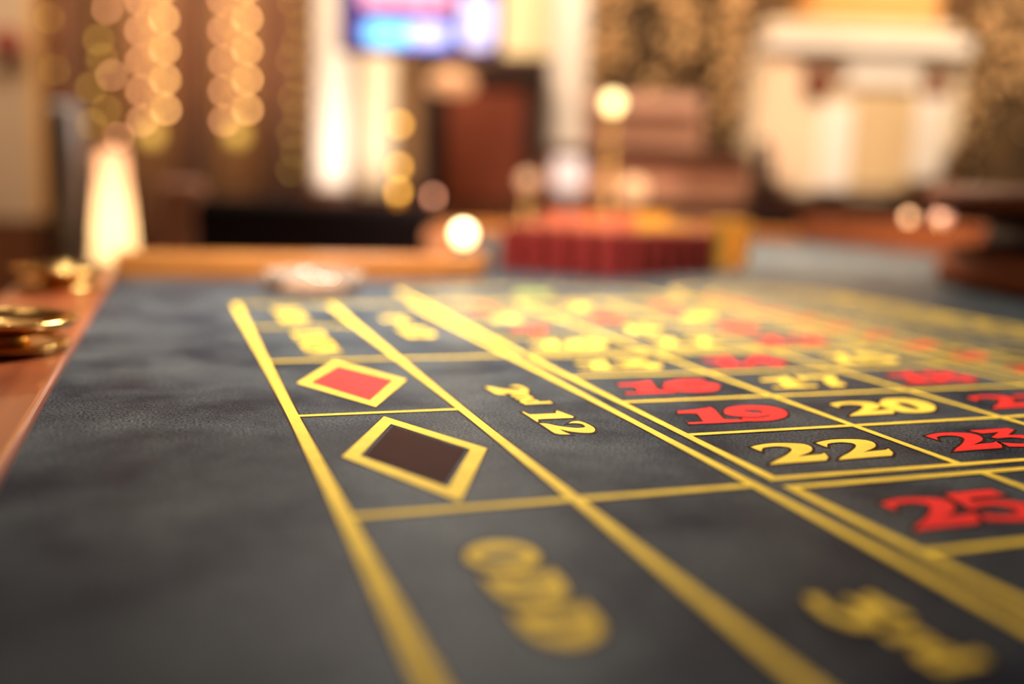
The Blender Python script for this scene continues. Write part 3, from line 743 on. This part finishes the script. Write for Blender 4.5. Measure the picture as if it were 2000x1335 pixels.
# ---- gilded lamp post with round bulbs
GLOBE = mat('golden_bulb', (1, .7, .2), emis=(1, .48, .07), es=8)
def bulb_post(xc, ys, d, label, rad, m, cat='lamp', grp=None, name='bulb_post'):
    r_, _ = at(xc, ys[0], d)
    t = thing(name, label, cat, W(r_, d, 0), ROOMROT, grp)
    zs = [at(xc, y, d)[1] for y in ys]
    obj('stand', lbm([(0, 0), (.09, 0), (.09, .02), (.012, .03), (.008, min(zs)-rad-.001), (0, min(zs)-rad-.001)], n=24), BRASS, t, smooth=True)
    zs.sort()
    for i, z in enumerate(zs):
        obj('bulb', ballbm((0, 0, z), rad), m, t, smooth=True)
        if i: obj('rod', lbm([(0, zs[i-1]+rad), (.006, zs[i-1]+rad), (.006, z-rad), (0, z-rad)], n=10), BRASS, t)
    return t
bulb_post(780, [243, 326, 374], 4.4, 'golden lamp stand with three round bulbs stacked beside the dark cabinet', .017, GLOBE)
bulb_post(846, [383], 4.3, 'small mauve bulb on a stand beside the golden lamp stand', .014, mat('mauve_bulb', (.8, .5, .4), emis=(.62, .26, .16), es=9), name='bulb_stand')

# ---- tiered bar counter in front of the bead curtain
d = 4.1
t = rthing('bar_counter', 'mauve brown tiered bar counter behind the chip stacks', 'bar counter')
B1 = noisy(mat('mauve_wood', rough=.5), (.58, .30, .19), (.75, .42, .28), scale=3, stretch=(.5, 3, 14))
B2 = noisy(mat('taupe_wood', rough=.5), (.40, .19, .11), (.52, .27, .16), scale=3, stretch=(.5, 3, 14))
B3 = noisy(mat('umber_wood', rough=.5), (.10, .040, .020), (.15, .06, .03), scale=3, stretch=(.5, 3, 14))
rbox('top_shelf', 1145, 1372, 184, 216, d+.30, .35, B1, t)
rbox('upper_panel', 1145, 1372, 217, 290, d+.36, .25, B2, t)
rbox('middle_shelf', 1060, 1465, 291, 312, d+.12, .60, B3, t)
rbox('middle_panel', 1060, 1330, 313, 372, d+.18, .50, B1, t)
rbox('side_panel', 1331, 1465, 313, 372, d+.18, .50, B2, t)
rbox('lower_ledge', 1000, 1465, 373, 395, d+.02, .70, B2, t)
ra = at(1000, 380, d)[0]; rb = at(1465, 380, d)[0]
obj('base', boxbm(ra, rb, d+.08, d+.70, 0, at(1230, 396, d+.05)[1]), B1, t)
def globe(name, x, y, d, rad, m, label, stand_z, cat='lamp', grp=None, sm=BRASS):
    r_, z_ = at(x, y, d)
    t = thing(name, label, cat, W(r_, d, stand_z), ROOMROT, grp)
    zc = z_-stand_z
    obj('globe', ballbm((0, 0, zc), rad), m, t, smooth=True)
    if zc-rad > .004: obj('stand', lbm([(0, 0), (rad*.8, 0), (rad*.8, .003), (rad*.18, min(.008, (zc-rad)*.6)), (rad*.15, zc-rad*.995), (0, zc-rad*.995)], n=20), sm, t, smooth=True)
    return t
zled = at(1230, 373, d+.02)[1]
ztop = at(1258, 184, d+.30)[1]
globe('globe_lamp', 1197, 201, 4.05, .034, mat('pale_globe', (1, .9, .6), emis=(1, .78, .32), es=5), 'pale yellow globe lamp in front of the bar counter', 0.0)
globe('globe_lamp', 1238, 372, 3.8, .050, mat('peach_globe', (1, .7, .4), emis=(1, .50, .24), es=.85), 'peach globe lamp low before the bar counter, behind the chips', 0.0)
globe('globe_lamp', 1030, 352, 3.8, .032, mat('tan_globe', (.8, .6, .4), emis=(.70, .34, .17), es=1.8), 'dull tan globe lamp at the left end of the bar counter', 0.0)
r_, z_ = at(1108, 372, 3.95); _, zt = at(1108, 308, 3.95)
t = thing('table_lamp', 'small white lamp with a square shade at the left of the bar counter', 'lamp', W(r_, 3.95, 0), ROOMROT)
obj('shade', boxbm(-.06, .06, -.05, .05, z_, zt), mat('white_shade', (1, .9, .85), emis=(1, .76, .66), es=1.0), t, bevel=.01)
obj('stand', lbm([(0, 0), (.08, 0), (.08, .02), (.015, .04), (.012, z_-.001), (0, z_-.001)], n=20), STEEL, t, smooth=True)

# ---- gold bead curtains
def bead_curtain(x0, x1, y0, y1, d, label, pitch, holes, rad):
    ra = at(x0, 200, d)[0]; rb = at(x1, 200, d)[0]; _, zb = at(x0, y1, d)
    zt = 3.28
    bm = bmesh.new(); box(bm, ra, rb, d+.05, d+.07, zb-.3, zt)
    nf = None
    t = rthing('bead_curtain', label, 'bead curtain'); t['kind'] = 'stuff'
    obj('backing', bm, OLIVE, t)
    bm = bmesh.new(); r = ra; i = 0
    ico = bmesh.new(); bmesh.ops.create_icosphere(ico, subdivisions=1, radius=1); base = [v.co.copy() for v in ico.verts]; fc = [[v.index for v in f.verts] for f in ico.faces]; ico.free()
    while r < rb:
        z = zb+(pitch/2 if i % 2 else 0)
        zend = zb+random.uniform(-.1, .15)
        while z < min(zt, 2.9):
            dens = 1.0
            px = x0+(x1-x0)*(r-ra)/(rb-ra); py = 371-(z-CAM.z)*FPX/d
            for hx, hy, hr in holes:
                if math.hypot(px-hx, (py-hy)*.8) < hr*1.15: dens = .02
            if z > zend and random.random() < dens*.92:
                s = rad*random.uniform(.55, 1.25); c = Vector((r+random.uniform(-.02, .02), d+random.uniform(-.02, .03), z+random.uniform(-.02, .02)))
                vs = [bm.verts.new(c+b_*s) for b_ in base]
                for f in fc: bm.faces.new([vs[k] for k in f])
            z += pitch
        r += pitch*.8; i += 1
    o = obj('beads', bm, GOLD, t, smooth=True); o['kind'] = 'stuff'
    return t
bead_curtain(1150, 1400, 0, 250, 5.7, 'wide curtain of gold beads hanging behind the bar counter', .062, [(1250, 40, 32), (1265, 110, 30), (1350, 165, 40), (1300, 230, 40), (1215, 170, 30), (1370, 220, 35)], .026)
bead_curtain(1402, 1470, 0, 250, 5.5, 'narrow curtain of gold beads beside the cream cabinet, longer than its neighbour', .062, [], .026)
bead_curtain(1895, 2100, 0, 345, 5.4, 'dim curtain of gold beads at the right edge behind the wheel', .062, [(1990, 240, 60), (1940, 300, 40)], .022)

# ---- cream mantelpiece cabinet at right
d = 5.0
t = rthing('cream_cabinet', 'large cream carved cabinet with a jutting cornice at the right of the back wall', 'cabinet')
ra = at(1482, 250, d)[0]; rb = at(1885, 250, d)[0]
zc = at(1680, 112, d)[1]; zb = at(1680, 384, d)[1]
pts = [(ra, zb+.16), (ra+.10, zb+.03), (ra+.2, zb), (rb-.35, zb-.02), (rb-.12, zb+.10), (rb, zb+.30), (rb, zc), (ra, zc)]
bm = bmesh.new(); prism(bm, [pts], 0, .4)
for v in bm.verts: v.co = Vector((v.co.x, d+.05+v.co.z, v.co.y))
obj('body', bm, CREAM, t, bevel=.02)
bm = bmesh.new()
ca = at(1500, 80, d)[0]; cb = at(1895, 100, d)[0]; z0_, z1_ = at(1700, 108, d)[1], at(1700, 72, d)[1]
box(bm, ca, cb, d-.04, d+.35, z0_+.005, z1_)
obj('cornice', bm, WHITE, t, bevel=.015)
rbox('upper_panel', 1600, 1850, -300, 42, d+.06, .35, mat('ochre_paint', (.68, .34, .10), rough=.5), t)
rbox('frieze', 1500, 1870, 43, 60, d+.03, .30, CREAM, t)
rbox('pilaster', 1500, 1560, 116, 355, d+.0, .049, mat('rose_cream', (.85, .60, .40), rough=.5), t, bevel=.01)
rbox('pilaster', 1600, 1665, 205, 372, d+.0, .049, WHITE, t, bevel=.01)
rbox('pilaster', 1785, 1845, 190, 352, d+.0, .049, WHITE, t, bevel=.01)
rbox('drawer', 1655, 1800, 116, 170, d+.0, .049, WHITE, t, bevel=.01)
rbox('door', 1668, 1782, 176, 368, d+.02, .029, mat('beige_paint', (.68, .48, .26), rough=.5), t, bevel=.005)
for xx, yy, rd in ((1606, 163, .085), (1836, 176, .075)):
    r_, z_ = at(xx, yy, d)
    bm = lbm([(0, .05), (rd*.4, .048), (rd*.8, .03), (rd, .0), (0, 0)], n=28)
    for v in bm.verts: v.co = Vector((r_+v.co.x, d+.049-v.co.z, z_+v.co.y))
    o = obj('rosette', bm, mat('dark_rosette', (.20, .05, .015), rough=.5), t, smooth=True)
ra2, rb2 = ra+.12, rb-.2
for s, x_ in ((0, ra2), (1, rb2)):
    obj('leg', boxbm(x_-.04, x_+.04, d+.1, d+.2, 0, zb+.02), FR, t)
obj('leg', boxbm((ra2+rb2)/2-.04, (ra2+rb2)/2+.04, d+.1, d+.2, 0, zb-.001), FR, t)
# dark cabinet low behind it
t = rthing('low_cabinet', 'low near-black cabinet standing under the cream cabinet', 'cabinet')
rbox('body', 1508, 2050, 402, 500, 4.2, .45, FR, t, z0=.0)
rbox('top', 1504, 2054, 392, 401, 4.18, .49, WOODD, t)
# slim black post right of the counter
t = rthing('black_post', 'slim black post between the bar counter and the cream cabinet', 'post')
rbox('shaft', 1478, 1506, 300, 470, 3.9, .07, FR, t, z0=.0)
ra = at(1470, 400, 3.9)[0]; rb = at(1514, 400, 3.9)[0]
obj('finial', ballbm(((at(1478, 300, 3.9)[0]+at(1506, 300, 3.9)[0])/2, 3.935, at(1490, 300, 3.9)[1]+.03), .028), FR, t, smooth=True)

# ---- candle lamps: on the far rail and on the dealer-side rail
p = W(*(lambda q: (q[0], 1.50))(at(905, 457, 1.5)))
r_, z_ = at(905, 457, 1.50)
zr = T+.0312
t = thing('candle_lamp', 'small bright globe candle lamp on the far rail beside the chips', 'lamp', W(r_, 1.50, zr), ROOMROT)
obj('globe', ballbm((0, 0, z_-zr), .0185), mat('candle_glow', (1, .9, .6), emis=(1, .74, .34), es=5.5), t, smooth=True)
obj('base', lbm([(0, 0), (.020, 0), (.020, .004), (.012, .008), (.010, z_-zr-.0182), (0, z_-zr-.0182)], n=24), FR, t, smooth=True)
point('candle_lamp_bulb', W(r_-.0, 1.50-.032, z_+.02), .16, (1, .66, .30), .012)
zs = T+.0852
for x, y, m_, lb in ((1776, 425, mat('peach_candle', (1, .7, .5), emis=(1, .56, .30), es=1.5), 'peach candle lamp on the tall dealer rail, left of its pink twin'), (1841, 424, mat('pink_candle', (1, .6, .5), emis=(.95, .46, .30), es=1.0), 'pinkish candle lamp on the tall dealer rail, next to the wheel')):
    # stand them on the dealer rail (table x about 1.77)
    ray = fw+rr*((x-1000)/FPX)-uu*((y-667.5)/FPX); tt = (1.772-CAM.x)/ray.x; q = CAM+ray*tt
    t = thing('candle_lamp', lb, 'lamp', (q.x, q.y, zs), 0, 'candle lamps on the dealer rail')
    rad = min(.026, max(.012, q.z-zs-.003))
    obj('globe', ballbm((0, 0, max(q.z-zs, rad+.003)), rad), m_, t, smooth=True)
    obj('base', lbm([(0, 0), (rad*.8, 0), (rad*.8, .003), (0, .003)], n=24), BRASS, t, smooth=True)

# ------------------------------------------------------------------ lighting
WARM = (1., .80, .58)
# pendants over the table (outside the frame); the wheel-end one is added
def pendant(name, loc, size, e, col, target, label):
    t = thing('pendant_lamp', label, 'lamp', loc)
    obj('shade', lbm([(.02, .12), (.05, .12), (size*.5+.03, .0), (size*.5+.02, -.03), (size*.5+.01, -.03), (size*.5+.018, .0), (.045, .108), (.02, .108)], n=40, closed=True), BRASS, t, smooth=True)
    obj('cord', lbm([(0, .121), (.004, .121), (.004, 3.299-loc[2]), (0, 3.299-loc[2])], n=8), FR, t)
    arealight(name+'_light', (loc[0], loc[1], loc[2]-.035), e, col, size, target, spread=2.1)
pendant('pendant_shade', (.25, .02, T+.68), .30, 17, (1., .90, .76), (.25, -.05, T), 'brass pendant shade over the far end of the table, above the frame')
pendant('pendant_shade', (1.25, 1.05, T+1.0), .36, 60, (1., .74, .48), (1.25, 1.05, T), 'brass pendant shade added to brighten the felt at the wheel end, above the frame')  # unseen lamp, added to brighten the felt at the wheel end
# lights washing the back wall dressing
def downlight(r, d, e, size=.5, col=WARM, target=None):
    p = W(r, d, 3.28)
    tg = W(*target) if target else W(r, d+.3, 1.2)
    arealight('ceiling_light_glow', p, e, col, size, tg)
    t = thing('ceiling_light', 'round warm ceiling light over the room, %.1f m into the room' % d, 'lamp', p, 0, 'ceiling lights')
    obj('frame', lbm([(size*.5+.02, -.0), (size*.5+.05, 0), (size*.5+.05, .019), (size*.5+.02, .019)], n=32, closed=True), WHITE, t, smooth=True)
for r in (-2.6, -1.2, .2, 1.6, 3.0):
    downlight(r, 4.1, 75, target=(r, 6.0, 1.6))
for r in (-1.5, 1.8):
    downlight(r, 1.6, 3)
# uplights for the columns
for x in (644, 752, 1109):
    dd = 4.75; r_ = at(x, 370, dd)[0]
    zz = .9
    spot('column_uplight', W(r_, dd, .80), 34, (1, .86, .74), W(r_, 5.4, 1.25), 1.1, .9, .04)
spot('cabinet_spot', W(2.2, 2.6, 2.7), 90, (1, .82, .58), W(2.35, 5.0, 1.5), .75, .7, .08)

spot('added_highlight_spot', W(-1.5, 3.1, 1.75), 16, (1, .84, .60), (0.05, .12, T+.02), .05, .6, .02)  # added unseen spot, aimed to put highlights on the glass ashtray
spot('added_highlight_spot', W(-1.3, 2.6, 2.5), 22, (1, .82, .55), (-.22, .0, T), .22, .5, .02)  # added unseen spot for the highlights on the brass ashtrays
spot('chip_spot', W(1.15, 1.25, 2.7), 120, (1, .78, .50), (.79, .45, T+.07), .22, .5, .03)
spot('wheel_end_spot', W(1.7, 3.6, 2.9), 170, (1, .80, .58), (1.25, .75, T), .36, .9, .05)  # added back light without a fixture, for sheen on the far right felt
spot('counter_spot', W(.9, 2.2, 2.9), 300, (1, .76, .58), W(.95, 4.2, 1.2), .75, .8, .05)  # added spot without a fixture, brightens the bar counter
w = bpy.data.worlds.new('world'); sc.world = w; w.use_nodes = True
w.node_tree.nodes['Background'].inputs[0].default_value = (.9, .7, .5, 1)
w.node_tree.nodes['Background'].inputs[1].default_value = .02
